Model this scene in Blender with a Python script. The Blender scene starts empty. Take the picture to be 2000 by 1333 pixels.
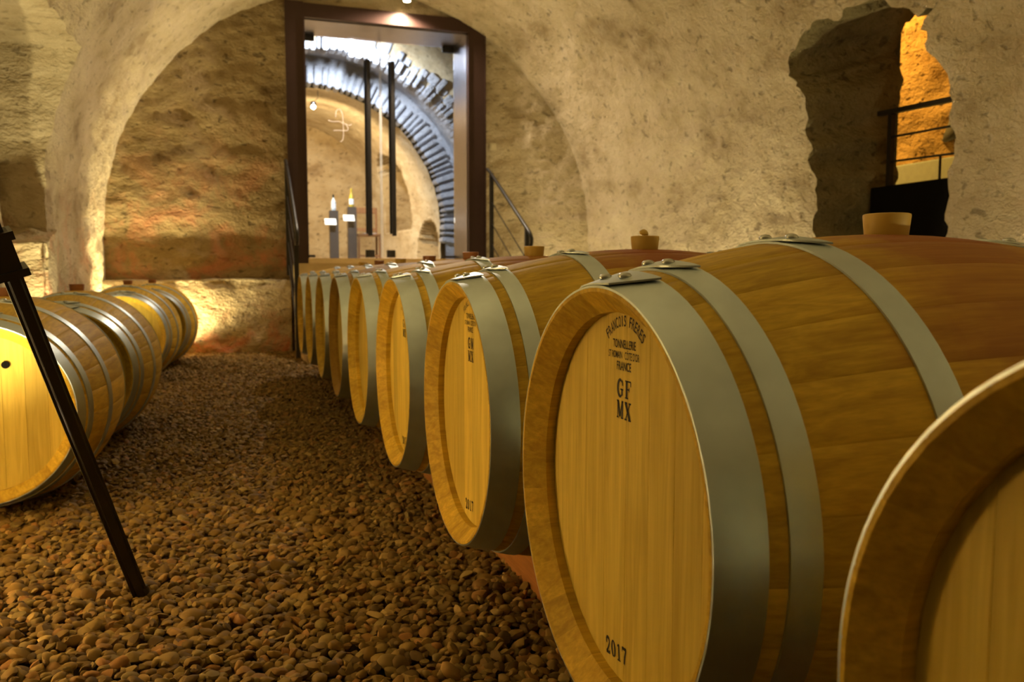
import bpy, bmesh, math, random
import numpy as np
from mathutils import Vector, Matrix, Euler

PI = math.pi
R = math.radians
random.seed(7)
rng = np.random.default_rng(11)
scn = bpy.context.scene
C = scn.collection

# ------------------------------------------------------------------ camera, world, exposure
CAM_H = 0.82
YAW, PITCH, FPX = 0.3245, 0.0825, 1595.8
cd = bpy.data.cameras.new('camera')
cam = bpy.data.objects.new('camera', cd); C.objects.link(cam)
cam.location = (0, 0, CAM_H)
cam.rotation_euler = (PI/2 - PITCH, 0, -YAW)
cd.sensor_fit = 'HORIZONTAL'; cd.sensor_width = 23.5
cd.lens = FPX*23.5/2000
cd.clip_start = 0.02
cd.dof.use_dof = True; cd.dof.focus_distance = 1.45; cd.dof.aperture_fstop = 4.2
scn.camera = cam

w = bpy.data.worlds.new('cellar_dark'); scn.world = w; w.use_nodes = True
w.node_tree.nodes['Background'].inputs[0].default_value = (1.0, 0.8, 0.5, 1)
w.node_tree.nodes['Background'].inputs[1].default_value = 0.004
scn.view_settings.view_transform = 'Standard'
scn.view_settings.look = 'None'
scn.view_settings.gamma = 1.0
scn.view_settings.use_curve_mapping = False
scn.view_settings.exposure = 1.8

WARM = (1.0, 0.84, 0.44)
# floor uplights along the walls: (x, y, watts, lean towards wall)
UPLIGHTS = [(-1.04, 8.70, 44, -0.15, 0.28, 108), (-0.56, 8.70, 34, 0.10, 0.25, 140), (-1.06, 5.85, 30, -0.05, 0.10, 140),
            (-1.06, 1.95, 180, -0.10, 0.38, 122),
            (3.66, 8.55, 15, 0.12, 0.10, 140), (3.66, 7.00, 15.5, 0.12, 0.0, 140), (3.66, 5.55, 18, 0.12, -0.05, 140),
            (3.60, 3.10, 6, 0.12, 0.0, 140), (3.20, -0.9, 100, -0.30, 0.15, 140)]  # last entry is an added fill light, unseen behind the camera
scn.cycles.max_bounces = 4; scn.cycles.diffuse_bounces = 2; scn.cycles.glossy_bounces = 3; scn.cycles.transmission_bounces = 4

# ------------------------------------------------------------------ helpers
def tag(o, label=None, cat=None, group=None, kind=None):
    if label: o['label'] = label
    if cat: o['category'] = cat
    if group: o['group'] = group
    if kind: o['kind'] = kind
    return o

def link(name, me, parent=None, mat=None, loc=None, rot=None, smooth=None):
    o = bpy.data.objects.new(name, me); C.objects.link(o)
    if parent is not None: o.parent = parent
    if mat is not None and me is not None and not me.materials: me.materials.append(mat)
    if loc is not None: o.location = loc
    if rot is not None: o.rotation_euler = rot
    if smooth is not None and me is not None: shade(me, smooth)
    return o

def empty(name, loc=(0, 0, 0), rz=0.0):
    o = bpy.data.objects.new(name, None); C.objects.link(o)
    o.location = loc; o.rotation_euler = (0, 0, rz); o.empty_display_size = 0.1
    return o

def shade(me, ang=30):
    me.shade_smooth()
    if ang < 180:
        me.set_sharp_from_angle(angle=R(ang))

def mesh(name, verts, faces):
    me = bpy.data.meshes.new(name)
    me.from_pydata([tuple(map(float, v)) for v in verts], [], [tuple(map(int, f)) for f in faces])
    me.update()
    return me

def bigmesh(name, V, F):
    """V (n,3) array, F (m,k) array with constant k"""
    me = bpy.data.meshes.new(name)
    m, k = F.shape
    me.vertices.add(len(V)); me.vertices.foreach_set('co', np.ascontiguousarray(V, dtype=np.float32).ravel())
    me.loops.add(m*k); me.loops.foreach_set('vertex_index', np.ascontiguousarray(F, dtype=np.int32).ravel())
    me.polygons.add(m)
    me.polygons.foreach_set('loop_start', np.arange(0, m*k, k, dtype=np.int32))
    me.polygons.foreach_set('loop_total', np.full(m, k, dtype=np.int32))
    me.update(calc_edges=True); me.validate()
    return me

class MB:
    def __init__(s): s.v = []; s.f = []
    def add(s, vs, fs):
        b = len(s.v); s.v += [tuple(q) for q in vs]; s.f += [tuple(i+b for i in f) for f in fs]; return s
    def box(s, x0, x1, y0, y1, z0, z1, bev=0.0, M=None):
        bm = bmesh.new(); bmesh.ops.create_cube(bm, size=1)
        for v in bm.verts:
            v.co = Vector(((x0+x1)/2+v.co.x*(x1-x0), (y0+y1)/2+v.co.y*(y1-y0), (z0+z1)/2+v.co.z*(z1-z0)))
        if bev: bmesh.ops.bevel(bm, geom=bm.edges[:], offset=bev, segments=2, affect='EDGES')
        if M is not None: bmesh.ops.transform(bm, matrix=M, verts=bm.verts)
        bm.verts.ensure_lookup_table()
        s.add([v.co[:] for v in bm.verts], [[v.index for v in f.verts] for f in bm.faces]); bm.free(); return s
    def tube(s, pts, r, n=10, cap=True):
        pts = [Vector(q) for q in pts]; rs = r if isinstance(r, (list, tuple)) else [r]*len(pts)
        vs = []; fs = []; up = None
        for i, q in enumerate(pts):
            a = pts[max(i-1, 0)]; b = pts[min(i+1, len(pts)-1)]; d = (b-a).normalized()
            if up is None:
                up = Vector((0, 0, 1)) if abs(d.z) < .9 else Vector((1, 0, 0))
            u = d.cross(up).normalized(); up2 = u.cross(d).normalized(); up = up2
            for k in range(n):
                t = 2*PI*k/n; vs.append(q+(u*math.cos(t)+up2*math.sin(t))*rs[i])
        for i in range(len(pts)-1):
            for k in range(n):
                fs.append((i*n+k, i*n+(k+1) % n, (i+1)*n+(k+1) % n, (i+1)*n+k))
        if cap:
            fs.append(tuple(range(n))[::-1]); fs.append(tuple((len(pts)-1)*n+k for k in range(n)))
        return s.add(vs, fs)
    def bar(s, a, b, wx, wy, up=(0, 0, 1)):
        a = Vector(a); b = Vector(b); d = (b-a).normalized(); u = d.cross(Vector(up)).normalized(); v = u.cross(d)
        vs = []
        for q in (a, b):
            for i, j in ((-1, -1), (1, -1), (1, 1), (-1, 1)): vs.append(q+u*i*wx/2+v*j*wy/2)
        return s.add(vs, [(3, 2, 1, 0), (4, 5, 6, 7), (0, 1, 5, 4), (1, 2, 6, 5), (2, 3, 7, 6), (3, 0, 4, 7)])
    def lathe(s, prof, n=24, c=(0, 0, 0)):
        vs = []; fs = []
        for (r, z) in prof:
            for k in range(n):
                t = 2*PI*k/n; vs.append((c[0]+r*math.cos(t), c[1]+r*math.sin(t), c[2]+z))
        for i in range(len(prof)-1):
            for k in range(n):
                fs.append((i*n+k, i*n+(k+1) % n, (i+1)*n+(k+1) % n, (i+1)*n+k))
        fs.append(tuple(range(n))[::-1]); fs.append(tuple((len(prof)-1)*n+k for k in range(n)))
        return s.add(vs, fs)
    def mesh(s, name='part'): return mesh(name, s.v, s.f)
    def build(s, name, mat, parent=None, ang=35, **k): return link(name, s.mesh(name), parent, mat, smooth=ang, **k)

# numpy value noise -------------------------------------------------
_perm = np.random.default_rng(3).random(65536)
def vnoise(P):
    P = np.asarray(P, float); i = np.floor(P).astype(np.int64); f = P-i; f = f*f*(3-2*f)
    def h(a, b, c): return _perm[(a*73856093 ^ b*19349663 ^ c*83492791) & 65535]
    x, y, z = i[..., 0], i[..., 1], i[..., 2]; fx, fy, fz = f[..., 0], f[..., 1], f[..., 2]
    def L(a, b, t): return a+(b-a)*t
    return L(L(L(h(x, y, z), h(x+1, y, z), fx), L(h(x, y+1, z), h(x+1, y+1, z), fx), fy),
             L(L(h(x, y, z+1), h(x+1, y, z+1), fx), L(h(x, y+1, z+1), h(x+1, y+1, z+1), fx), fy), fz)*2-1
def rough(P, a1=.030, a2=.016, a3=.009, a4=.004):
    P = np.asarray(P, float)
    q = P*np.array([1, 1, 1.7])
    return a1*vnoise(P*1.3)+a2*vnoise(q*4.1+7)+a3*vnoise(q*9.7+3)+a4*vnoise(q*21+5)

# ------------------------------------------------------------------ materials
def newmat(name):
    m = bpy.data.materials.new(name); m.use_nodes = True
    nt = m.node_tree; b = nt.nodes['Principled BSDF']
    return m, nt, b
def N(nt, typ, ins=None, **kw):
    n = nt.nodes.new(typ)
    for k, v in kw.items(): setattr(n, k, v)
    if ins:
        for k, v in ins.items():
            if hasattr(v, 'is_output') or isinstance(v, bpy.types.NodeSocket): nt.links.new(v, n.inputs[k])
            else: n.inputs[k].default_value = v
    return n
def ramp(nt, fac, stops):
    n = nt.nodes.new('ShaderNodeValToRGB'); nt.links.new(fac, n.inputs[0]); e = n.color_ramp.elements
    while len(e) > 1: e.remove(e[-1])
    e[0].position = stops[0][0]; e[0].color = (*stops[0][1], 1)
    for p_, c_ in stops[1:]:
        q = e.new(p_); q.color = (*c_, 1)
    return n.outputs[0]
def grey(nt, fac, a, b): return ramp(nt, fac, [(a, (0, 0, 0)), (b, (1, 1, 1))])
def noise(nt, vec, scale, detail=4, rough_=.55, dist=0.0):
    return N(nt, 'ShaderNodeTexNoise', {'Vector': vec, 'Scale': scale, 'Detail': detail, 'Roughness': rough_, 'Distortion': dist}).outputs['Fac']
def mix(nt, fac, a, b, mode='MIX'):
    n = N(nt, 'ShaderNodeMix', data_type='RGBA', blend_type=mode)
    for s_, v in ((n.inputs[0], fac), (n.inputs[6], a), (n.inputs[7], b)):
        if isinstance(v, bpy.types.NodeSocket): nt.links.new(v, s_)
        else: s_.default_value = v if isinstance(v, (int, float)) else (*v, 1)
    return n.outputs[2]
def math_(nt, op, a, b=0.0, clamp=False):
    n = N(nt, 'ShaderNodeMath', operation=op, use_clamp=clamp)
    for s_, v in ((n.inputs[0], a), (n.inputs[1], b)):
        if isinstance(v, bpy.types.NodeSocket): nt.links.new(v, s_)
        else: s_.default_value = v
    return n.outputs[0]
def bump(nt, h, strength, dist, prev=None):
    n = N(nt, 'ShaderNodeBump', {'Height': h, 'Strength': strength, 'Distance': dist})
    if prev is not None: nt.links.new(prev, n.inputs['Normal'])
    return n.outputs[0]
def objvec(nt): return N(nt, 'ShaderNodeTexCoord').outputs['Object']
def scaled(nt, vec, s, loc=(0, 0, 0)): return N(nt, 'ShaderNodeMapping', {'Vector': vec, 'Scale': s, 'Location': loc}).outputs[0]
def setb(b, **k):
    for a, v in k.items(): b.inputs[a.replace('_', ' ')].default_value = v

def mat_plaster(name, light, mid, dark, red=0.0, pit=.5, bs=1.0, redz=(1.7, .3)):
    m, nt, b = newmat(name); v = objvec(nt)
    vs = scaled(nt, v, (1, 1, 1.6))
    n1 = noise(nt, vs, 1.6, 3, .6); n2 = noise(nt, vs, 7, 4, .65, .3); n3 = noise(nt, vs, 34, 2, .7)
    col = ramp(nt, n1, [(.3, dark), (.48, mid), (.68, light)])
    col = mix(nt, math_(nt, 'MULTIPLY', grey(nt, n2, .42, .72), .55), col, light)
    pm = math_(nt, 'MULTIPLY', grey(nt, noise(nt, vs, 11, 2, .6, .4), .60, .70), pit)
    col = mix(nt, pm, col, tuple(c*.42 for c in dark))
    col = mix(nt, math_(nt, 'MULTIPLY', n3, .35), col, mid, 'MULTIPLY')
    if red:
        z = N(nt, 'ShaderNodeSeparateXYZ', {0: v}).outputs[2]
        zm = N(nt, 'ShaderNodeMapRange', {0: z, 1: redz[0], 2: redz[1], 3: 0.0, 4: 1.0}).outputs[0]
        rm = math_(nt, 'MULTIPLY', grey(nt, noise(nt, v, 2.4, 4, .7, .6), .48, .66), zm)
        col = mix(nt, math_(nt, 'MULTIPLY', rm, red), col, (.62, .20, .10))
    nt.links.new(col, b.inputs['Base Color'])
    setb(b, Roughness=.93, Specular_IOR_Level=.15)
    h = math_(nt, 'ADD', math_(nt, 'MULTIPLY', n2, .045), math_(nt, 'MULTIPLY', n3, .016))
    h = math_(nt, 'SUBTRACT', h, math_(nt, 'MULTIPLY', pm, .014))
    nt.links.new(bump(nt, h, .85*bs, 1.0), b.inputs['Normal'])
    return m
def mat_metal(name, col, rough_=.35, var=.12, bs=.1, metal=1.0):
    m, nt, b = newmat(name); v = objvec(nt)
    n1 = noise(nt, v, 9, 3); n2 = noise(nt, v, 55, 2)
    c = mix(nt, grey(nt, n1, .3, .75), tuple(x*(1-var*2) for x in col), col)
    nt.links.new(c, b.inputs['Base Color'])
    r_ = N(nt, 'ShaderNodeMapRange', {0: n2, 3: rough_-.06, 4: rough_+.1}).outputs[0]
    nt.links.new(r_, b.inputs['Roughness']); setb(b, Metallic=metal)
    return m
def mat_simple(name, col, rough_=.6, metal=0.0, spec=.4, vary=.15, sc=20):
    m, nt, b = newmat(name); v = objvec(nt); n1 = noise(nt, v, sc, 4)
    nt.links.new(mix(nt, n1, tuple(c*(1-vary) for c in col), tuple(min(1, c*(1+vary)) for c in col)), b.inputs['Base Color'])
    setb(b, Roughness=rough_, Metallic=metal, Specular_IOR_Level=spec)
    return m
def mat_emit(name, col, st):
    m, nt, b = newmat(name); n1 = noise(nt, objvec(nt), 4, 1)
    nt.links.new(mix(nt, n1, col, col), b.inputs['Emission Color']); setb(b, Emission_Strength=st, Base_Color=(*col, 1)); m.cycles.emission_sampling = 'NONE'
    return m
def mat_oak(name, lo, hi, axis, stain=False, grain=1.0):
    """axis: long direction of the grain in object space"""
    m, nt, b = newmat(name); v = objvec(nt)
    rnd = N(nt, 'ShaderNodeObjectInfo').outputs['Random']
    off = N(nt, 'ShaderNodeCombineXYZ', {0: math_(nt, 'MULTIPLY', rnd, 13.0), 1: math_(nt, 'MULTIPLY', rnd, 71.0), 2: math_(nt, 'MULTIPLY', rnd, 37.0)}).outputs[0]
    va = N(nt, 'ShaderNodeVectorMath', {0: v, 1: off}, operation='ADD').outputs[0]
    sc = [30, 30, 30]; sc['xyz'.index(axis)] = 2.2
    vg = scaled(nt, va, tuple(sc)); g1 = noise(nt, vg, 1.5, 3, .6, .8)
    sf = [150, 150, 150]; sf['xyz'.index(axis)] = 6
    g2 = noise(nt, scaled(nt, va, tuple(sf)), 1.0, 2, .6)
    blot = noise(nt, va, 5.0, 2, .6)
    col = ramp(nt, g1, [(.28, lo), (.62, hi)])
    col = mix(nt, math_(nt, 'MULTIPLY', grey(nt, g2, .35, .7), .38*grain), col, tuple(c*.62 for c in lo))
    col = mix(nt, math_(nt, 'MULTIPLY', grey(nt, blot, .55, .8), .35), col, tuple(c*.75 for c in lo))
    tone = N(nt, 'ShaderNodeMapRange', {0: rnd, 3: .84, 4: 1.12}).outputs[0]
    col = N(nt, 'ShaderNodeVectorMath', {0: col, 1: tone}, operation='SCALE'); 
    nt.links.new(tone, col.inputs['Scale']); col = col.outputs[0]
    if stain:
        amt = N(nt, 'ShaderNodeSeparateColor', {0: N(nt, 'ShaderNodeObjectInfo').outputs['Color']}).outputs[0]
        x = N(nt, 'ShaderNodeSeparateXYZ', {0: v}).outputs[0]
        n = noise(nt, va, 6, 4, .6, .4)
        ax = math_(nt, 'ADD', math_(nt, 'ABSOLUTE', x), math_(nt, 'MULTIPLY', math_(nt, 'SUBTRACT', n, .5), .34))
        msk = N(nt, 'ShaderNodeMapRange', {0: ax, 1: .25, 2: .08, 3: 0.0, 4: 1.0}).outputs[0]
        col = mix(nt, math_(nt, 'MULTIPLY', math_(nt, 'MULTIPLY', msk, amt), .8, True), col, (.26, .045, .030))
        dk = N(nt, 'ShaderNodeSeparateColor', {0: N(nt, 'ShaderNodeObjectInfo').outputs['Color']}).outputs[1]
        col = mix(nt, dk, col, (.17, .075, .012))
    nt.links.new(col, b.inputs['Base Color'])
    setb(b, Roughness=.58, Specular_IOR_Level=.24)
    nt.links.new(bump(nt, g2, .3*grain, .0014), b.inputs['Normal'])
    return m
def mat_gravel():
    m, nt, b = newmat('gravel_stone'); v = objvec(nt)
    r1 = N(nt, 'ShaderNodeNewGeometry').outputs['Random Per Island']; r2 = N(nt, 'ShaderNodeObjectInfo').outputs['Random']
    r_ = math_(nt, 'FRACT', math_(nt, 'ADD', r1, math_(nt, 'MULTIPLY', r2, 7.3)))
    col = ramp(nt, r_, [(0, (.10, .058, .012)), (.3, (.22, .130, .024)), (.55, (.31, .192, .040)), (.75, (.24, .172, .050)), (.9, (.34, .155, .034)), (1, (.48, .34, .11))])
    n1 = noise(nt, v, 60, 2, .65); col = mix(nt, math_(nt, 'MULTIPLY', grey(nt, n1, .35, .7), .4), col, (.14, .08, .03))
    nt.links.new(col, b.inputs['Base Color']); setb(b, Roughness=.72, Specular_IOR_Level=.3)
    return m
def mat_glass():
    m = bpy.data.materials.new('door_glass'); m.use_nodes = True; nt = m.node_tree
    for n in list(nt.nodes):
        if n.type != 'OUTPUT_MATERIAL': nt.nodes.remove(n)
    out = nt.nodes[0]
    fr = N(nt, 'ShaderNodeFresnel', {'IOR': 1.45}).outputs[0]
    t = N(nt, 'ShaderNodeBsdfTransparent', {'Color': (.95, .97, .96, 1)}).outputs[0]
    g = N(nt, 'ShaderNodeBsdfGlossy', {'Roughness': .01, 'Color': (1, 1, 1, 1)}).outputs[0]
    s_ = N(nt, 'ShaderNodeMixShader', {0: fr, 1: t, 2: g}).outputs[0]
    nt.links.new(s_, out.inputs[0])
    return m

M = {}
M['vault'] = mat_plaster('vault_plaster', (.66, .57, .40), (.55, .46, .30), (.36, .28, .16), .0, .55)
M['vault_red'] = mat_plaster('vault_plaster_red_stained', (.66, .57, .40), (.54, .45, .29), (.36, .28, .16), .75, .5)
M['back'] = mat_plaster('rubble_wall_plaster', (.43, .33, .175), (.34, .25, .12), (.20, .135, .06), .55, .7, .8, (2.6, .9))
M['ledge'] = mat_plaster('ledge_plaster', (.60, .50, .33), (.48, .38, .22), (.30, .22, .12), .95, .6, 1.2, (.75, .1))
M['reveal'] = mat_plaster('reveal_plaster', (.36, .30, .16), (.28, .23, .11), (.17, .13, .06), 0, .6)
M['far'] = mat_plaster('far_room_plaster', (.70, .60, .42), (.62, .50, .32), (.46, .34, .2), 0, .45, .6)
M['far_end'] = mat_plaster('far_end_plaster', (.56, .43, .24), (.47, .34, .17), (.28, .18, .08), 0, .7, .8)
M['white_stone'] = mat_plaster('pale_arch_stone', (.62, .63, .68), (.50, .51, .56), (.34, .34, .38), 0, .3)
M['orange'] = mat_plaster('passage_plaster', (.72, .52, .28), (.60, .42, .20), (.30, .18, .07), 0, 1.0)
M['plinth'] = mat_simple('painted_plinth', (.70, .82, .95), .8)
M['earth'] = mat_simple('gravel_bed_earth', (.10, .06, .025), .95)
M['gravel'] = mat_gravel()
M['stave'] = mat_oak('oak_stave', (.50, .305, .028), (.72, .475, .050), 'x', True)
M['head'] = mat_oak('oak_head_board', (.58, .40, .055), (.76, .56, .100), 'z', False, .55)
M['rail'] = mat_oak('rail_wood', (.34, .14, .04), (.48, .21, .06), 'y')
M['hoop'] = mat_metal('galvanised_hoop', (.62, .73, .80), .40, .12, .12)
M['rivet'] = mat_metal('galvanised_rivet', (.55, .58, .58), .28)
M['bung'] = mat_simple('amber_silicone', (.58, .38, .08), .45, vary=.1)
M['bung_dark'] = mat_simple('brown_bung', (.30, .12, .04), .5)
M['ink'] = mat_simple('black_stencil_ink', (.03, .022, .012), .7, vary=.3, sc=200)
M['black'] = mat_simple('black_painted_metal', (.016, .014, .012), .38, 0.0, .5)
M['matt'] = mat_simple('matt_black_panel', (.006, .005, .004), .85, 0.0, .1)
M['steel'] = mat_simple('dark_brown_steel', (.050, .026, .020), .36, 0.4, .5)
M['lining'] = mat_metal('brushed_steel_lining', (.42, .40, .42), .30, .05, .05)
M['glass'] = mat_glass()
M['glass_edge'] = mat_simple('polished_glass_edge', (.75, .78, .8), .3)
M['etch'] = mat_simple('etched_glass_mark', (.95, .82, .74), .6)
M['sill'] = mat_simple('pale_stone_step', (.56, .42, .2), .6)
M['switch'] = mat_simple('cream_plastic', (.75, .68, .5), .5)
M['wood_dark'] = mat_oak('brown_wood', (.20, .09, .035), (.30, .14, .05), 'z')
M['pedestal'] = mat_simple('grey_brown_pedestal', (.065, .046, .034), .6)
M['card'] = mat_simple('white_card', (.85, .9, .95), .5, vary=.03)
M['bottle_blue'] = mat_simple('pale_bottle', (.55, .62, .66), .15, vary=.1)
M['bottle_dark'] = mat_simple('dark_bottle_glass', (.03, .035, .03), .12)
M['bottle_gold'] = mat_simple('amber_bottle', (.42, .32, .04), .15)
M['lamp_warm'] = mat_emit('warm_lamp_lens', (1, .72, .42), 40)
M['lamp_cool'] = mat_emit('cool_lamp_lens', (.85, .9, 1), 40)
M['slate'] = mat_simple('slate_patch', (.16, .17, .2), .7)

# ------------------------------------------------------------------ lamps
def spot(parent, loc, direction, watts, col, size=R(110), blend=.7, rad=.05):
    ld = bpy.data.lights.new('spot_light', 'SPOT'); ld.energy = watts; ld.color = col
    ld.spot_size = size; ld.spot_blend = blend; ld.shadow_soft_size = rad
    o = bpy.data.objects.new('spot_light', ld); C.objects.link(o); o.parent = parent; o.location = loc
    o.rotation_euler = Vector(direction).to_track_quat('-Z', 'Y').to_euler()
    return o
up_can = MB().lathe([(.055, 0), (.06, .004), (.06, .05), (.066, .052), (.066, .06), (.05, .06), (.05, .05)], 20).mesh('housing'); shade(up_can)
up_can.materials.append(M['black'])
up_lens = MB().lathe([(.048, .050), (.048, .053), (.02, .055)], 20).mesh('lens'); up_lens.materials.append(M['lamp_warm'])
UPL = ['in the far left corner behind the last barrel', 'at the foot of the stone ledge behind the last left barrel', 'in the gap before the third barrel on the left',
       'on the gravel left of the tripod', 'at the right wall foot nearest the glass door',
       'at the right wall foot past the stair rail', 'at the right wall beside the dark opening', 'at the right wall on the near side of the opening',
       'added as unseen fill near the right wall behind the camera']
for (x, y, wt, lx, ly, cone), where in zip(UPLIGHTS, UPL):
    u = empty('floor_uplight', (x, y, .012)); tag(u, 'small black floor uplight ' + where, 'lamp', 'floor uplights')
    link('housing', up_can, u); link('lens', up_lens, u)
    spot(u, (0, 0, .075), (lx, ly, 1), wt, WARM, R(cone), .8, .045)

# ------------------------------------------------------------------ vaulted shell
XL, XR, ZS = -1.25, 4.03, 1.2
XC, RV = (XL+XR)/2, (XR-XL)/2
YB, YN = 9.10, -2.6
STOT = 2*ZS+PI*RV
def prof(s):
    """point and outward normal of the vault section at arc length s (from the left foot)"""
    s = np.asarray(s, float)
    a = np.clip((s-ZS)/RV, 0, PI)
    x = XC-RV*np.cos(a); z = np.where(s < ZS, s, np.where(s > STOT-ZS, STOT-s, ZS+RV*np.sin(a)))
    return x, z, -np.cos(a), np.sin(a)*((s > ZS) & (s < STOT-ZS))
def tent(d, w): return np.maximum(0, 1-np.abs(d)/w)
def shell(name, s0, s1, ys, mat, hole=None, flip=False):
    n = max(2, int((s1-s0)/.036)); S = np.linspace(s0, s1, n)
    ys = np.array(ys)
    if hole:
        y0, y1, st, seed, amp = hole
        S[np.argmin(abs(S-st))] = st; j0 = np.argmin(abs(ys-y0)); ys[j0] = y0; j1 = np.argmin(abs(ys-y1)); ys[j1] = y1
    SS, YY = np.meshgrid(S, ys, indexing='ij')
    if hole:
        def jit(t, k): 
            P = np.stack([t*0+seed+k*17.3, t*0, t], -1); return amp*(.6*vnoise(P*3.3)+.6*vnoise(P*8.7+5)+.35*vnoise(P*21+9))
        top_curve = hole_top(name)
        Sw = SS+(jit(YY, 3)+top_curve(YY))*tent(SS-st, .45)*((YY > y0-.6) & (YY < y1+.6))*np.clip(np.minimum((YY-(y0-.6))/.6, ((y1+.6)-YY)/.6), 0, 1)
        if 'left' in name: YY = YY-.85*np.clip((SS-1.1)/1.3, 0, 1)*np.maximum(0, 1-np.abs(YY-y0)/1.6)*(SS < 3.6)
        YY = YY+jit(SS, 1)*tent(YY-y0, .4)+jit(SS, 2)*tent(YY-y1, .4)
        SSs = np.where(s0 > STOT/2, Sw, Sw)
    else: SSs = SS
    arc = STOT-SSs if flip else SSs
    x, z, nx, nz = prof(arc)
    P = np.stack([x, YY, z], -1)
    d = rough(P)
    P[..., 0] += nx*d; P[..., 2] += nz*d
    h, wd = SS.shape
    idx = np.arange(h*wd).reshape(h, wd)
    keep = np.ones((h-1, wd-1), bool)
    if hole: keep &= ~((SS[:-1, :-1] < st-1e-6) & (np.broadcast_to(ys[None, :-1], (h-1, wd-1)) >= y0-1e-6) & (np.broadcast_to(ys[None, :-1], (h-1, wd-1)) < y1-1e-6))
    q = np.stack([idx[:-1, :-1], idx[:-1, 1:], idx[1:, 1:], idx[1:, :-1]], -1)[keep]
    if flip: q = q[:, ::-1]
    me = bigmesh(name, P.reshape(-1, 3), q); shade(me, 180)
    o = link(name, me, None, mat); o['kind'] = 'structure'
    if hole:
        kt = int(np.argmin(abs(S-st)))
        loop = np.concatenate([P[:kt+1, j0], P[kt, j0+1:j1+1], P[:kt, j1][::-1]])
        return o, loop
    return o, None
def hole_top(name):
    if 'left' in name:
        return lambda Y: 0.0*Y
    return lambda Y: -0.16*np.clip((Y-4.45)/.57, -1, 1)**2+.02*(Y-4.4)
def reveal(name, loop, xend, mat, n=14, amp=.02, parent=None, rise=0.0):
    rows = []
    for k in range(n+1):
        t = k/n; Q = loop.copy(); Q[:, 0] = loop[:, 0]*(1-t)+xend*t; Q[:, 2] += rise*t*(loop[:, 2]/loop[:, 2].max())**3
        if k: 
            c = loop.mean(0); dirv = Q-np.array([0, c[1], c[2]]); dirv[:, 0] = 0
            dirv /= np.linalg.norm(dirv, axis=1, keepdims=True)+1e-6
            Q = Q+dirv*(rough(Q, amp*.6, amp, amp*.6, amp*.3)*min(1, 3*t))[:, None]; Q[:, 2] = np.maximum(Q[:, 2], 0)
        rows.append(Q)
    P = np.stack(rows); h, wd = P.shape[:2]; idx = np.arange(h*wd).reshape(h, wd)
    q = np.stack([idx[:-1, :-1], idx[1:, :-1], idx[1:, 1:], idx[:-1, 1:]], -1).reshape(-1, 4)
    me = bigmesh(name, P.reshape(-1, 3), q); shade(me, 180)
    o = link(name, me, parent, mat)
    if parent is None: o['kind'] = 'structure'
    return o
ys_full = np.concatenate([np.arange(YN, 2.9, .16), np.arange(2.9, YB+.08, .036)])
SA = 3.7
wl, loopL = shell('wall_left', 0, SA, ys_full, M['vault_red'], (5.35, 6.55, 2.40, 1.0, .04))
wr, loopR = shell('wall_right', 0, SA, ys_full, M['vault'], (3.84, 5.0, 2.56, 5.0, .085), True)
shell('ceiling', SA, STOT-SA, ys_full, M['vault'])
reveal('wall_left_reveal', loopL, -1.57, M['vault_red'], 16)
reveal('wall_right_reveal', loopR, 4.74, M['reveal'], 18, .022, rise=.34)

def grid_wall(name, fn, us, vs, mat, kind='structure', parent=None, ang=180):
    U, V = np.meshgrid(us, vs, indexing='ij'); P = fn(U, V); h, wd = U.shape; idx = np.arange(h*wd).reshape(h, wd)
    q = np.stack([idx[:-1, :-1], idx[1:, :-1], idx[1:, 1:], idx[:-1, 1:]], -1).reshape(-1, 4)
    me = bigmesh(name, P.reshape(-1, 3), q); shade(me, ang); o = link(name, me, parent, mat)
    if kind and parent is None: o['kind'] = kind
    return o
# recess at the left: lower wall, sloping sill, back
def left_recess(U, V):
    P = np.stack([U*0-1.53, U, V], -1); P[..., 0] -= rough(P, .02, .02, .014, .006); return P
grid_wall('wall_left_recess', left_recess, np.arange(4.2, 6.75, .036), np.arange(0, 2.7, .036), M['vault_red'])
# lower block of the far jamb with a sloping top
def jamb_block(U, V):
    y = np.where(V < 1, 6.20+.02*V, 6.22+.36*(V-1)); z = np.where(V < 1, 1.00*V, 1.00+.13*(V-1))
    P = np.stack([U, y, z], -1); d = rough(P, .05, .04, .028, .012); P[..., 1] += d*(V < 1); P[..., 2] += d*np.clip(V*3-2, 0, 1); return P
grid_wall('wall_left_jamb', jamb_block, np.arange(-1.62, -1.20, .03), np.concatenate([np.linspace(0, .98, 30), np.linspace(1, 2, 14)]), M['vault_red'])
grid_wall('wall_left_jamb_side', lambda U, V: np.stack([U*0-1.218+rough(np.stack([U*0, U, V], -1), .01, .012, .008, .004), 6.20+(U-6.20), V*(1.02+.1*np.clip((U-6.22)/.36, 0, 1))], -1), np.linspace(6.20, 6.60, 12), np.linspace(0, 1, 28), M['vault_red'])
# end wall with the doorway cut out (door opening x .60..2.67, z<3.62)
DX0, DX1, DZ = .60, 2.67, 3.62
def backfn(U, V):
    P = np.stack([U, U*0+YB, V], -1); d = rough(P, .03, .018, .012, .006); P[..., 1] += d; return P
bw = grid_wall('wall_back', backfn, np.arange(XL-.15, DX0+.01, .033), np.arange(0, 3.9, .033), M['back'])
grid_wall('wall_back_right', backfn, np.arange(DX1, XR+.2, .033), np.arange(0, 3.9, .033), M['vault'])
grid_wall('wall_back_top', backfn, np.arange(DX0-.03, DX1+.05, .033), np.arange(DZ, 4.0, .033), M['vault'])
grid_wall('wall_front', lambda U, V: np.stack([U, U*0+YN+rough(np.stack([U, U*0, V], -1)), V], -1), np.arange(XL-.2, XR+.3, .12), np.arange(0, 4.1, .12), M['vault'])
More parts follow.
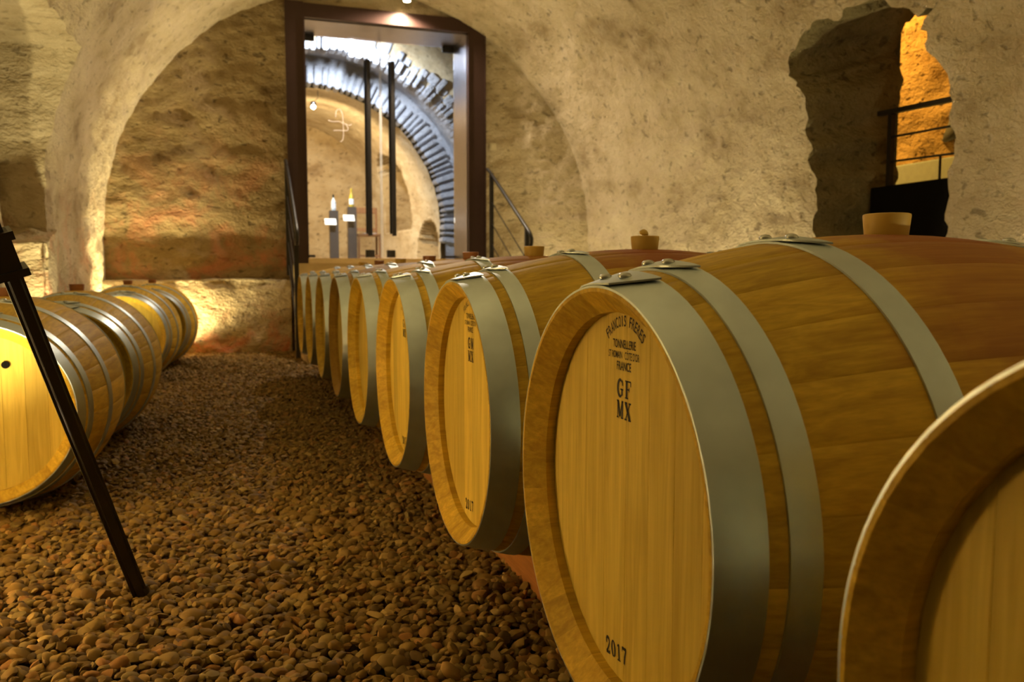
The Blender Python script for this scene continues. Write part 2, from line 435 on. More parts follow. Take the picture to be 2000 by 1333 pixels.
# low ledge under the left half of the end wall
def ledgefn(U, V):
    y = np.where(V < 1, 8.90, 8.90+.24*(V-1)); z = np.where(V < 1, .752*V, .752+.0*V)
    r_ = np.clip(1-np.abs(V-1)/.12, 0, 1)
    P = np.stack([U, y+.02*r_, z-.02*r_], -1); d = rough(P, .02, .018, .012, .006)
    P[..., 1] += d*(V < 1.02); P[..., 2] += np.where(V >= 1, d*.5, 0); return P
grid_wall('wall_back_ledge', ledgefn, np.arange(XL-.1, .545, .03), np.concatenate([np.linspace(0, 1, 26), np.linspace(1.1, 2, 10)]), M['ledge'])
lc = MB().box(.50, .545, 8.93, 9.12, 0, .74).build('wall_back_ledge_end', M['ledge']); lc['kind'] = 'structure'

# ------------------------------------------------------------------ gravel floor
fl = link('floor', mesh('floor', [(-2.2, YN-.1, -.012), (6.4, YN-.1, -.012), (6.4, 9.3, -.012), (-2.2, 9.3, -.012)], [(0, 1, 2, 3)]), None, M['earth'])
fl['kind'] = 'structure'
def ico(sub):
    bm = bmesh.new(); bmesh.ops.create_icosphere(bm, subdivisions=sub, radius=1.0); bm.verts.ensure_lookup_table()
    V = np.array([v.co[:] for v in bm.verts]); F = np.array([[v.index for v in f.verts] for f in bm.faces]); bm.free(); return V, F
def pebble_shapes(sub, n, r):
    V, F = ico(sub); out = []
    for i in range(n):
        W = V.copy()
        for k in range(r.integers(5, 8)):     # cut flat facets to make broken pebbles
            d = r.normal(size=3); d /= np.linalg.norm(d); h = r.uniform(.45, .82)
            t = W@d; W -= np.maximum(0, t-h)[:, None]*d*.92
        W *= np.array([r.uniform(.85, 1.2), r.uniform(.7, 1.0), r.uniform(.45, .75)])
        out.append(W)
    return out, F
def project(P):
    d = P-np.array([0, 0, CAM_H]); cy, sy, cp, sp = math.cos(YAW), math.sin(YAW), math.cos(PITCH), math.sin(PITCH)
    r_ = d[:, 0]*cy-d[:, 1]*sy; F = d[:, 0]*sy+d[:, 1]*cy
    dep = F*cp-d[:, 2]*sp; u = d[:, 2]*cp+F*sp
    return 1000+FPX*r_/dep, 666.5-FPX*u/dep, dep
def scatter(x0, x1, y0, y1, pitch_, r):
    xs = np.arange(x0, x1, pitch_); ys = np.arange(y0, y1, pitch_*.9); X, Y = np.meshgrid(xs, ys)
    X = X.ravel()+r.uniform(-.5, .5, X.size)*pitch_; Y = Y.ravel()+r.uniform(-.5, .5, Y.size)*pitch_
    return X, Y
def rotmats(n, r):
    a = r.uniform(0, 2*PI, n); t = r.normal(0, .38, n); q = r.normal(0, .38, n)
    ca, sa, ct, st, cq, sq = np.cos(a), np.sin(a), np.cos(t), np.sin(t), np.cos(q), np.sin(q); o = np.zeros(n); e = np.ones(n)
    Rz = np.stack([ca, -sa, o, sa, ca, o, o, o, e], -1).reshape(n, 3, 3); Rx = np.stack([e, o, o, o, ct, -st, o, st, ct], -1).reshape(n, 3, 3)
    Ry = np.stack([cq, o, sq, o, e, o, -sq, o, cq], -1).reshape(n, 3, 3)
    return Rx@Ry@Rz
def lump(X, Y): return .010*vnoise(np.stack([X*1.6, Y*1.6, X*0], -1))+.006*vnoise(np.stack([X*5, Y*5, X*0+3], -1))
near_shapes, nearF = pebble_shapes(2, 16, rng)
far_shapes, farF = pebble_shapes(1, 10, rng)
parts_V = []; parts_F = []; base = 0
indiv = []
for (x0, x1, y0, y1, pt, shapes, F_, size, split) in (
        (-1.30, .85, 1.15, 3.1, .0200, near_shapes, nearF, (.0105, .0205), True),
        (-1.45, 1.05, 3.1, 6.0, .0200, far_shapes, farF, (.0105, .0190), False),
        (-1.45, 1.05, 6.0, 8.95, .0240, far_shapes, farF, (.0125, .0210), False),
        (1.05, 4.05, -1.0, 8.9, .0330, far_shapes, farF, (.0160, .0260), False),
        (-1.30, 1.05, -1.0, 1.15, .0280, far_shapes, farF, (.0140, .0230), False)):
    X, Y = scatter(x0, x1, y0, y1, pt, rng)
    n = X.size; sz = rng.uniform(size[0], size[1], n)*(1+.5*(rng.random(n) < .06))
    Z = lump(X, Y)+rng.uniform(-.006, .010, n)
    P = np.stack([X, Y, Z], -1); px, py, dep = project(P)
    sh = rng.integers(0, len(shapes), n); RM = rotmats(n, rng)
    stuff = np.ones(n, bool)
    if split:
        hid = (dep < .5) | (px > 1120) | (px < 5) | (py > 1325) | (px > 640+(py-690)*.98+40) | (Z < .000)
        order = np.argsort(-(sz/dep)*(~hid)); pick = order[:300]; stuff[pick] = False
        for i in pick: indiv.append((X[i], Y[i], Z[i], sz[i], sh[i], RM[i]))
    for k in range(len(shapes)):
        s_ = np.where((sh == k) & stuff)[0]
        if not len(s_): continue
        W = shapes[k]
        VV = np.einsum('nij,vj->nvi', RM[s_], W)*sz[s_][:, None, None]+np.stack([X[s_], Y[s_], Z[s_]], -1)[:, None, :]
        FF = F_[None]+(np.arange(len(s_))*len(W))[:, None, None]+base
        parts_V.append(VV.reshape(-1, 3)); parts_F.append(FF.reshape(-1, 3)); base += VV.shape[0]*VV.shape[1]
gm = bigmesh('gravel', np.concatenate(parts_V), np.concatenate(parts_F)); shade(gm, 38)
g = link('gravel', gm, fl, M['gravel']); g['kind'] = 'stuff'
peb = []
for W in near_shapes:
    me = bigmesh('pebble', W, nearF); shade(me, 38); me.materials.append(M['gravel']); peb.append(me)
for (x, y, z, s_, k, rm) in indiv:
    o = bpy.data.objects.new('pebble', peb[k]); C.objects.link(o); o.parent = fl
    o.matrix_local = Matrix.Translation((x, y, z)) @ Matrix(rm.tolist()).to_4x4() @ Matrix.Scale(float(s_), 4)

# ------------------------------------------------------------------ barrels
BL, RB, RH = .97, .374, .2955
HL = BL/2
def rad(x): return RB-(RB-RH)*(x/HL)**2
NST = 28
def make_stave():
    al = PI/NST; e = .0016
    xs = [-HL, -HL+.012, -HL+.03, -HL+.045, -HL+.075] + list(np.linspace(-HL+.12, HL-.12, 15)) + [HL-.075, HL-.045, HL-.03, HL-.012, HL]
    V = []; F = []
    for x in xs:
        r = rad(x); en = HL-abs(x)
        ri = .2905 if en < .001 else .2790 if en < .013 else .2625 if en < .05 else r-.027
        pts = []
        for t, dr in ((-al, -.0010), (-al+e/r*1.6, 0), (-al/2, 0), (0, 0), (al/2, 0), (al-e/r*1.6, 0), (al, -.0010)):
            pts.append((x, -(r+dr)*math.sin(t), (r+dr)*math.cos(t)))
        for t in (al, 0, -al): pts.append((x, -ri*math.sin(t), ri*math.cos(t)))
        V += pts
    k = 10
    for i in range(len(xs)-1):
        for j in range(k): F.append((i*k+j, i*k+(j+1) % k, (i+1)*k+(j+1) % k, (i+1)*k+j))
    F.append(tuple(range(k))[::-1]); F.append(tuple((len(xs)-1)*k+j for j in range(k)))
    me = mesh('stave', V, F); shade(me, 28); me.materials.append(M['stave']); return me
STAVE = make_stave()
HEAD_IN = .045
def make_boards():
    out = []; Rr = .2635; edges = [-Rr, -.205, -.139, -.072, -.006, .061, .127, .198, Rr]
    for a, b in zip(edges[:-1], edges[1:]):
        g_ = .00015; a2, b2 = a+(g_ if a > -Rr else 0), b-(g_ if b < Rr else 0); poly = []
        n = 10
        for i in range(n+1):
            y = a2+(b2-a2)*i/n; poly.append((y, math.sqrt(max(0, Rr*Rr-y*y))))
        for i in range(n, -1, -1):
            y = a2+(b2-a2)*i/n; poly.append((y, -math.sqrt(max(0, Rr*Rr-y*y))))
        # drop doubled tips
        P2 = [poly[0]]
        for q in poly[1:]:
            if abs(q[0]-P2[-1][0])+abs(q[1]-P2[-1][1]) > 1e-6: P2.append(q)
        if abs(P2[0][0]-P2[-1][0])+abs(P2[0][1]-P2[-1][1]) < 1e-6: P2.pop()
        m_ = len(P2); cy = (a2+b2)/2; bv = .0003
        front = [(-HL+HEAD_IN, y+(bv if y < cy else -bv) if True else y, z*.9985) for y, z in P2]
        mid = [(-HL+HEAD_IN+.0005, y, z) for y, z in P2]; back = [(-HL+HEAD_IN+.022, y, z) for y, z in P2]
        F = [tuple(range(m_))]+[(i, (i+1) % m_, m_+(i+1) % m_, m_+i)[::-1] for i in range(m_)]+[(m_+i, m_+(i+1) % m_, 2*m_+(i+1) % m_, 2*m_+i)[::-1] for i in range(m_)]+[tuple(2*m_+i for i in range(m_))[::-1]]
        me = mesh('head_board', front+mid+back, F); shade(me, 20); me.materials.append(M['head']); out.append(me)
    return out
BOARDS = make_boards()
def make_hoop(x0, x1, tab=True):
    """hoop between x0 and x1 with a lapped, slant-cut tab near the top"""
    V = []; F = []; n = 96; th = .0024; ns = 3
    for i in range(n):
        t = 2*PI*i/n
        ring = []
        for j in range(ns+1):
            x = x0+(x1-x0)*j/ns; ring.append((x, rad(x)+.0008+th))
        for x in (x1, x0): ring.append((x, rad(x)+.0002))
        for x, r in ring: V.append((x, -r*math.sin(t), r*math.cos(t)))
    k = ns+3
    for i in range(n):
        for j in range(k): F.append((i*k+j, i*k+(j+1) % k, ((i+1) % n)*k+(j+1) % k, ((i+1) % n)*k+j))
    # lapped end: angle limits differ between the two edges (slanted cut)
    wd = x1-x0; b = len(V); na = 12; m0, m1 = .004, .004
    for lay in (0, 1):
        for i in range(na+1):
            for j in range(3):
                f = j/2; x = (x0+.0015)+(wd-.003)*f; 
                a_s = R(-12); a_e = R(6.5+8.0*f) if x0 < 0 else R(14.5-8.0*f)
                if j == 1: a_e += R(.8)
                a = a_s+(a_e-a_s)*i/na
                r = rad(x)+.0008+th+(.0004 if lay else .0030)+(.0022*max(0, (i/na-.72)/.28) if True else 0)
                if i == 0: r = rad(x)+.0008+th+.0001*(1-lay)
                V.append((x, -r*math.sin(a), r*math.cos(a)))
    A = lambda l, i, j: b+l*(na+1)*3+i*3+j
    for i in range(na):
        for j in range(2):
            F.append((A(0, i, j), A(0, i+1, j), A(0, i+1, j+1), A(0, i, j+1))[::-1]); F.append((A(1, i, j), A(1, i+1, j), A(1, i+1, j+1), A(1, i, j+1)))
        for j in (0, 2): F.append((A(0, i, j), A(0, i+1, j), A(1, i+1, j), A(1, i, j)))
    for j in range(2): F.append((A(0, na, j), A(0, na, j+1), A(1, na, j+1), A(1, na, j)))
    me = mesh('hoop', V, F); shade(me, 35); me.materials.append(M['hoop'])
    riv = []
    for f, a in ((.42, R(-4.2)), (.55, R(4.2))):
        if x0 > 0: f = 1-f
        x = x0+wd*f; r = rad(x)+.0008+th+.0028; riv.append((x, a, r))
    return me, riv
HS = [(-HL+.0005, -HL+.056), (-HL+.078, -HL+.112), (-HL+.262, -HL+.302), (HL-.302, HL-.262), (HL-.112, HL-.078), (HL-.056, HL-.0005)]
HOOPS = [make_hoop(a, b) for a, b in HS]
RIVET = MB().lathe([(.0085, -.001), (.0095, .0008), (.0088, .0032), (.0062, .0053), (.0024, .0062)], 14).mesh('rivet'); shade(RIVET, 60); RIVET.materials.append(M['rivet'])
BUNG = MB().lathe([(.026, -.02), (.0315, .0), (.0345, .030), (.0340, .0325), (.0315, .0335), (.012, .0325)], 28).mesh('bung'); shade(BUNG, 40); BUNG.materials.append(M['bung'])
BUNG_D = BUNG.copy(); BUNG_D.materials.clear(); BUNG_D.materials.append(M['bung_dark'])
GROUP_R = 'oak barrels lying side by side in the right row'
GROUP_L = 'oak barrels lying end to end along the left wall'
def barrel(loc, rz, label, group, stain, bung=True, roll=0.0, tilt=0.0, bung_me=None, dark=0.0):
    t = empty('wine_barrel', loc, rz); tag(t, label, 'barrel', group)
    t.rotation_euler = (0, tilt, rz)
    for i in range(NST):
        a = roll+2*PI*(i+.5)/NST
        o = bpy.data.objects.new('stave', STAVE); C.objects.link(o); o.parent = t; o.rotation_euler = (a, 0, 0)
        up = .5+.5*math.cos(a)
        o.color = (stain*max(0, up-.25)/.75*random.uniform(.7, 1.15), dark, 0, 1)
    for end in (0, 1):
        for me in BOARDS:
            o = bpy.data.objects.new('head_board', me); C.objects.link(o); o.parent = t
            if end: o.rotation_euler = (0, 0, PI)
    for me, riv in HOOPS:
        h = bpy.data.objects.new('hoop', me); C.objects.link(h); h.parent = t
        jit = R(random.uniform(-2.5, 2.5)); h.rotation_euler = (jit, 0, 0)
        for x, a, r in riv:
            o = bpy.data.objects.new('rivet', RIVET); C.objects.link(o); o.parent = h
            o.location = (x, -r*math.sin(a), r*math.cos(a)); o.rotation_euler = (a, 0, 0)
    if bung:
        o = bpy.data.objects.new('bung', bung_me or BUNG); C.objects.link(o); o.parent = t; o.location = (0, 0, RB-.002)
        o['label'] = 'tapered amber bung' if not bung_me else 'tapered brown bung'
    return t
BX, BY1, BSP, BZ = .4592+HL, 1.0111, .782, CAM_H-.3148
LAB_R = ['oak barrel cut off by the right picture edge, nearest the camera',
         'big oak barrel with GF MX and 2017 stencilled on its head',
         'oak barrel with GM MX stencilled on its head',
         'third oak barrel behind the one stencilled GF MX, counting back along the right row',
         'oak barrel just in front of the dark-rimmed one in the right row',
         'oak barrel with a darker brown rim, fourth from the far end of the right row',
         'oak barrel just behind the dark-rimmed one in the right row',
         'last but one oak barrel at the far end of the right row',
         'farthest oak barrel of the right row, nearest the stairs']
LAB_R[3] = 'oak barrel directly behind the one stencilled GM MX'
row = []
for k in range(9):
    y = BY1+BSP*(k-1)
    bm_ = BUNG_D if k in (4, 5, 7) else None
    row.append(barrel((BX+(.0 if k else .0), y, BZ), 0, LAB_R[k], GROUP_R, (1.0, .95, 1.0, 1.1, .7, .6, .6, .5, .5)[k], True, R(random.uniform(0, 12)), 0, bm_, .62 if k == 5 else 0.0))
LAB_L = ['oak barrel at the left edge with a dark tap hole in its bright head', 'second oak barrel on the left, showing only its hooped side',
         'left oak barrel with a brightly lit yellow head', 'farthest left oak barrel, its head in dark shade, against the ledge']
for (x, y), lb in zip(((-.81, 3.49), (-.755, 4.56), (-.795, 6.95), (-.715, 7.99)), LAB_L):
    b_ = barrel((x, y, .362), PI/2, lb, GROUP_L, .12, True, R(random.uniform(0, 12)), 0, BUNG_D)
    if lb is LAB_L[0]:
        MB().lathe([(.0125, 0), (.0125, .004), (.009, .0045)], 20)    .build('tap_hole', M['matt'], b_, loc=(-HL+HEAD_IN-.003, -.087, .160), rot=(0, -PI/2, 0))

# stencilled lettering ------------------------------------------------
def font_mesh(txt, size, sx=.8, bold=.010):
    c = bpy.data.curves.new('txt', 'FONT'); c.body = txt; c.size = 1.0; c.offset = bold; c.resolution_u = 3
    o = bpy.data.objects.new('txt', c); C.objects.link(o)
    me = bpy.data.meshes.new_from_object(o.evaluated_get(bpy.context.evaluated_depsgraph_get()))
    V = np.array([v.co[:] for v in me.vertices]); F = [tuple(p.vertices) for p in me.polygons]
    bpy.data.objects.remove(o); bpy.data.curves.remove(c); bpy.data.meshes.remove(me)
    if len(V): V = V[:, :2]*np.array([size*sx, size])
    return V, F
class Ink:
    def __init__(s): s.v = []; s.f = []
    def add(s, V, F):
        b = len(s.v); s.v += [tuple(q) for q in V]; s.f += [tuple(i+b for i in f) for f in F]
    def text(s, txt, cx, cy, width, cap):
        V, F = font_mesh(txt, 1.0, 1.0)
        lo, hi = V.min(0), V.max(0); V = (V-[(lo[0]+hi[0])/2, 0])*[width/(hi[0]-lo[0]), cap/.70]; s.add(V+[cx, cy-cap/2], F)
    def arc(s, txt, cx, cy, rad_, a0, a1, cap, wch):
        n = len(txt)
        for i, ch in enumerate(txt):
            if ch == ' ': continue
            V, F = font_mesh(ch, 1.0, 1.0); lo, hi = V.min(0), V.max(0)
            ww = wch*(.35 if ch == 'I' else 1); V = (V-[(lo[0]+hi[0])/2, .35])*[ww/(hi[0]-lo[0]), cap/.70]
            t = a0+(a1-a0)*i/(n-1); c_, s_ = math.cos(-t), math.sin(-t)
            W = np.stack([V[:, 0]*c_-V[:, 1]*s_, V[:, 0]*s_+V[:, 1]*c_], -1); s.add(W+[cx+rad_*math.sin(t), cy+rad_*math.cos(t)], F)
    def stroke(s, pts, wd, T):
        pts = [Vector(q) for q in pts]; L = []
        for i, q in enumerate(pts):
            d = (pts[min(i+1, len(pts)-1)]-pts[max(i-1, 0)]).normalized(); n_ = Vector((-d.y, d.x)); ww = 1.25*(wd[i] if isinstance(wd, (list, tuple)) else wd)
            L += [q+n_*ww/2, q-n_*ww/2]
        s.add([T(v) for v in L], [(2*i, 2*i+1, 2*i+3, 2*i+2) for i in range(len(pts)-1)])
    def serif(s, ch, x, y, wd, ht, rot=0.0):
        """slab-serif stencil glyph in the box x..x+wd, y..y+ht"""
        def T(v):
            a = v[0]*wd; b = v[1]*ht; return (x+a*math.cos(rot)-b*math.sin(rot), y+a*math.sin(rot)+b*math.cos(rot))
        S_ = lambda pts, w_: s.stroke(pts, w_, T)
        def arcp(cx, cy, rx, ry, a0, a1, n=18): return [(cx+rx*math.cos(R(a0+(a1-a0)*i/n)), cy+ry*math.sin(R(a0+(a1-a0)*i/n))) for i in range(n+1)]
        bar_ = lambda x0, x1, yy, h=.07: S_([(x0, yy), (x1, yy)], h)
        if ch == 'G':
            q = arcp(.50, .5, .38, .46, 50, 312); S_(q, [.07+.14*abs(math.sin(PI*i/(len(q)-1))) for i in range(len(q))])
            S_([(.76, .10), (.76, .46)], .16); bar_(.52, .95, .44); S_([(.80, .66), (.80, .97)], .06); S_([(.74, .86), (.81, .80), (.82, .66)], .09)
        elif ch == 'F':
            S_([(.28, .02), (.28, .98)], .20); bar_(.08, .92, .965); bar_(.08, .55, .035); bar_(.28, .68, .52); S_([(.90, .98), (.90, .70)], .09); S_([(.68, .64), (.68, .40)], .08)
        elif ch == 'M':
            S_([(.14, .03), (.14, .97)], .08); S_([(.18, .97), (.48, .10)], .20); S_([(.50, .10), (.80, .97)], .08); S_([(.82, .03), (.82, .97)], .19)
            bar_(.0, .30, .035); bar_(.0, .28, .965); bar_(.66, 1, .035); bar_(.72, 1, .965)
        elif ch == 'X':
            S_([(.16, .97), (.82, .03)], .22); S_([(.80, .97), (.18, .03)], .08); bar_(.02, .42, .965); bar_(.62, .98, .965); bar_(.02, .38, .035); bar_(.58, 1, .035)
        elif ch == '2':
            S_(arcp(.46, .70, .30, .26, 165, -35, 14)+[(.44, .26), (.16, .06)], .15); S_([(.12, .08), (.84, .08)], .15); S_([(.84, .02), (.86, .26)], .08)
            S_(arcp(.22, .70, .07, .06, 0, 360, 8), .10)
        elif ch == '0': 
            q = arcp(.5, .5, .30, .45, 90, 450, 28); S_(q, [.06+.16*abs(math.sin(2*PI*i/28)) for i in range(29)])
        elif ch == '1':
            S_([(.52, .03), (.52, .97)], .20); bar_(.22, .82, .035); S_([(.52, .95), (.26, .82)], .09)
        elif ch == '7':
            S_([(.12, .92), (.90, .92)], .15); S_([(.86, .92), (.56, .45), (.46, .02)], [.12, .17, .20]); S_([(.14, .96), (.14, .70)], .08)
    def build(s, parent, name='stencil_lettering'):
        xf = -HL+HEAD_IN-.0006
        me = mesh(name, [(xf, -u, v) for u, v in s.v], s.f); o = link(name, me, parent, M['ink']); o['label'] = 'black stencilled lettering'; return o
def stencil(parent, l1, l2, year=True):
    k = Ink(); k.arc('FRANCOIS FRERES', 0, .170, .080, R(-42), R(42), .0150, .0068); k.build(parent, 'stencil_maker_arc')
    k = Ink(); k.text('TONNELLERIE', -.002, .2175, .070, .0120); k.build(parent, 'stencil_trade')
    k = Ink(); k.text("ST ROMAIN", -.029, .2020, .043, .0100); k.text("CÔTE D'OR", .022, .2020, .043, .0105); k.build(parent, 'stencil_town')
    k = Ink(); k.text('FRANCE', -.002, .1870, .044, .0120); k.build(parent, 'stencil_country')
    for row_, zz in ((l1, .1430), (l2, .1130)):
        k = Ink()
        for i, ch in enumerate(row_): k.serif(ch, -.0225+i*.0235, zz, .0205, .0250)
        k.build(parent, 'stencil_mark')
    if year:
        k = Ink()
        for i, ch in enumerate('2017'): k.serif(ch, -.050+i*.0175, -.242+i*.0020, .0165, .0245, R(6))
        k.build(parent, 'stencil_year')
stencil(row[1], 'GF', 'MX'); stencil(row[2], 'GM', 'MX'); stencil(row[3], 'GM', 'MX')
# little stone lying on the second barrel's bung
bmx = near_shapes[3]*.0145
ps = link('pebble', bigmesh('pebble_on_bung', bmx, nearF), None, M['bung'], (BX-.003, BY1+BSP-.001, BZ+RB+.040), (0, .2, .4), 60)
tag(ps, 'small tan pebble resting on the bung behind the GF MX barrel', 'pebble')
# wooden rails the right row lies on
for x, lb in ((.742, 'reddish wooden rail under the stencilled barrel heads'), (2*BX-.742, 'reddish wooden rail under the far ends of the right barrels')):
    o = MB().box(-.049, .049, -3.55, 3.55, 0, .1335, .004).build('barrel_rail', M['rail'], loc=(x, 3.38, .004)); tag(o, lb, 'rail', 'wooden barrel rails')

# ------------------------------------------------------------------ glass door in its steel frame
YF, YG = 9.03, 9.65
d1 = empty('door_1', (1.635, YF, .98)); d1['kind'] = 'structure'
def dpart(mb, name, mat, parent=None, ang=30):
    me = mb.mesh(name); me.transform(Matrix.Translation((-1.635, -YF, -.98))); o = link(name, me, parent or d1, mat, smooth=ang); return o
dpart(MB().box(.553, .738, YF, YG+.05, .60, 3.655, .004), 'jamb', M['steel'])
dpart(MB().box(2.525, 2.718, YF, YG+.05, .60, 3.655, .004), 'jamb', M['steel'])
dpart(MB().box(.738, 2.525, YF, YG+.05, 3.50, 3.645, .003), 'lintel', M['steel'])
dpart(MB().box(.545, .560, YF-.012, YF+.0, .60, 3.655, .002).box(.73, .745, YF-.012, YF, .98, 3.50, .002).box(2.518, 2.533, YF-.012, YF, .98, 3.50, .002).box(2.71, 2.725, YF-.012, YF, .60, 3.655, .002), 'jamb_flange', M['steel'])
dpart(MB().box(2.517, 2.524, YF+.07, YG+.03, .985, 3.498), 'jamb_lining', M['lining'])
dpart(MB().box(.739, .745, YF+.07, YG+.03, .985, 3.498), 'jamb_lining', M['lining'])
dpart(MB().box(.745, 2.517, YF+.07, YG+.03, 3.490, 3.499), 'head_lining', M['lining'])
dpart(MB().box(.738, 2.525, YF-.03, YG+.06, .925, .984, .004), 'sill', M['sill'])
for x0, x1, hx, px, fx in ((.752, 1.627, 1.487, (1.44, 1.546), (.752, .865)), (1.643, 2.514, 1.768, (1.69, 1.79), (2.36, 2.514))):
    leaf = dpart(MB().box(x0, x1, YG-.006, YG+.006, 1.008, 3.482), 'glass_leaf', M['glass'])
    ex = x1 if x0 < 1 else x0
    dpart(MB().box(ex-.004, ex+.004, YG-.0075, YG+.0075, 1.008, 3.482), 'glass_edge', M['glass_edge'], leaf)
    for yy, zz in ((YG-.075, 0.0), (YG+.075, .03)):
        hd = MB().tube([(hx, yy, 1.258+zz), (hx, yy, 3.250+zz)], .026, 14)
        for z in (1.55, 2.95): hd.tube([(hx, yy, z), (hx, YG, z)], .009, 8)
        dpart(hd, 'pull_handle', M['black'], leaf)
    dpart(MB().box(px[0], px[1], YG-.018, YG+.018, 1.008, 1.095, .003).tube([((px[0]+px[1])/2, YG-.022, 1.05), ((px[0]+px[1])/2, YG, 1.05)], .012, 12), 'lock_patch', M['black'], leaf)
    dpart(MB().box(fx[0], fx[1], YG-.018, YG+.018, 1.004, 1.034, .003), 'bottom_patch', M['black'], leaf)
    dpart(MB().box(fx[0] if x0 < 1 else 2.375, (.90 if x0 < 1 else 2.514), YG-.02, YG+.02, 3.425, 3.488, .003), 'top_patch', M['black'], leaf)
    if x0 < 1:
        k = []
        e = MB()
        P_ = lambda pts, r_=.0042: e.tube([(1.176+u, YG-.010, 2.50+v) for u, v in pts], r_, 6)
        def sm(ctrl, n=8):
            out = []
            q = [ctrl[0]]+ctrl+[ctrl[-1]]
            for i in range(1, len(q)-2):
                for j in range(n):
                    t = j/n; f = lambda a, b, c, d: .5*((2*b)+(-a+c)*t+(2*a-5*b+4*c-d)*t*t+(-a+3*b-3*c+d)*t**3)
                    out.append((f(q[i-1][0], q[i][0], q[i+1][0], q[i+2][0]), f(q[i-1][1], q[i][1], q[i+1][1], q[i+2][1])))
            return out+[ctrl[-1]]
        P_(sm([(-.055, .10), (-.045, .17), (-.01, .185), (.02, .14), (.028, .05), (.03, -.06), (.022, -.15), (-.005, -.175)]))
        P_(sm([(-.14, .06), (-.09, .045), (-.02, .05), (.04, .03), (.10, .015), (.125, .03)]))
        P_(sm([(-.085, -.055), (-.03, -.05), (.03, -.048), (.075, -.045), (.08, -.01), (.05, .025)]))
        lg = dpart(e, 'etched_mark', M['etch'], leaf); lg['label'] = 'pale curled emblem etched on the glass'
# lamp above the lintel
lampd = empty('door_spotlight', (1.80, 8.86, 3.78)); tag(lampd, 'small spotlight on the vault just above the glass door', 'lamp')
MB().lathe([(.035, 0), (.045, -.01), (.045, -.06), (.04, -.065)], 20).build('housing', M['black'], lampd)
MB().lathe([(.036, -.064), (.036, -.067)], 20).build('lens', M['lamp_warm'], lampd)
spot(lampd, (0, 0, -.075), (-.12, -.25, -1), 110, (1, .80, .58), R(165), .5, .04)
sw = MB().box(-.042, .042, -.012, .0, -.042, .042, .004).build('switch_plate', M['switch'], loc=(2.822, YB+float(rough(np.array([2.822, YB, 2.268]), .03, .018, .012, .006))-.004, 2.268))
tag(sw, 'small cream switch plate on the wall right of the glass door', 'switch')
MB().box(-.026, .026, -.0165, -.011, -.030, .030, .002).build('switch_rocker', M['switch'], sw)

# steps down from the door
st = empty('stairs', (1.635, 8.3, 0)); st['kind'] = 'structure'
for i in range(6):
    z1 = .925-.165*i+.0; y1 = YF-.03; y0 = 8.76-.27*i
    if z1 < .05: break
    MB().box(-1.06, 1.06, y0-8.3, y1-8.3, max(0, z1-.165), z1, .006).build('step', M['sill'], st)

# stair railings
def stair_rail(x, lb):
    t = empty('stair_railing', (x, 8.95, .93)); tag(t, lb, 'railing', 'stair railings by the glass door')
    def part(mb, nm):
        me = mb.mesh(nm); me.transform(Matrix.Translation((-x, -8.95, -.93))); link(nm, me, t, M['black'], smooth=40)
    part(MB().tube([(x, 9.00, 2.00), (x, 8.88, 1.945), (x, 7.66, 1.262), (x, 7.58, 1.215), (x, 7.535, 1.16), (x, 7.535, 1.11), (x, 7.57, 1.08)], .019, 12), 'handrail')
    part(MB().box(x-.02, x+.02, 8.83, 8.87, .80, 1.94), 'post'); part(MB().box(x-.02, x+.02, 7.65, 7.69, .05, 1.27), 'post')
    for k in range(4):
        z = 1.62-.235*k
        part(MB().tube([(x, 8.85, z), (x, 7.67, z-.665)], .006, 6), 'rail_wire')
stair_rail(2.735, 'black metal stair railing on the right of the glass door')
stair_rail(.520, 'black metal stair railing on the left of the glass door')

# ------------------------------------------------------------------ room behind the glass door
ZF = .985
o = link('floor_far', mesh('floor_far', [(-2.2, YG+.05, ZF), (4.6, YG+.05, ZF), (4.6, 16.3, ZF), (-2.2, 16.3, ZF)], [(0, 1, 2, 3)]), None, M['far']); o['kind'] = 'structure'
ACX, ACZ = 1.08, 1.57
def arch_wall(name, y, r_in, mat, xr=3.6, ztop=4.6):
    """wall with an arched opening, as a fan from the arch to an outer box"""
    n = 64; A = np.concatenate([[0], np.linspace(0, PI, n), [PI]])
    def fn(U, V):
        i = np.clip(np.round(U).astype(int), 0, n+1); a = A[i]
        xi = ACX+r_in*np.cos(a); zi = ACZ+r_in*np.sin(a)
        k = np.maximum(np.abs(np.cos(a))/xr, np.abs(np.sin(a))/(ztop-ACZ)); xo = ACX+np.cos(a)/k; zo = ACZ+np.sin(a)/k
        lo = (i == 0) | (i == n+1); zi = np.where(lo, ZF-.02, zi); zo = np.where(lo, ZF-.02, zo)
        P = np.stack([xi+(xo-xi)*V, U*0+y, zi+(zo-zi)*V], -1); P[..., 1] += rough(P, .02, .03, .02, .01); return P
    return grid_wall(name, fn, np.arange(0, n+2), np.linspace(0, 1, 24), mat)
arch_wall('wall_far_arch_near', 11.3, 2.26, M['far'])
arch_wall('wall_far_arch', 12.55, 2.04, M['white_stone'])
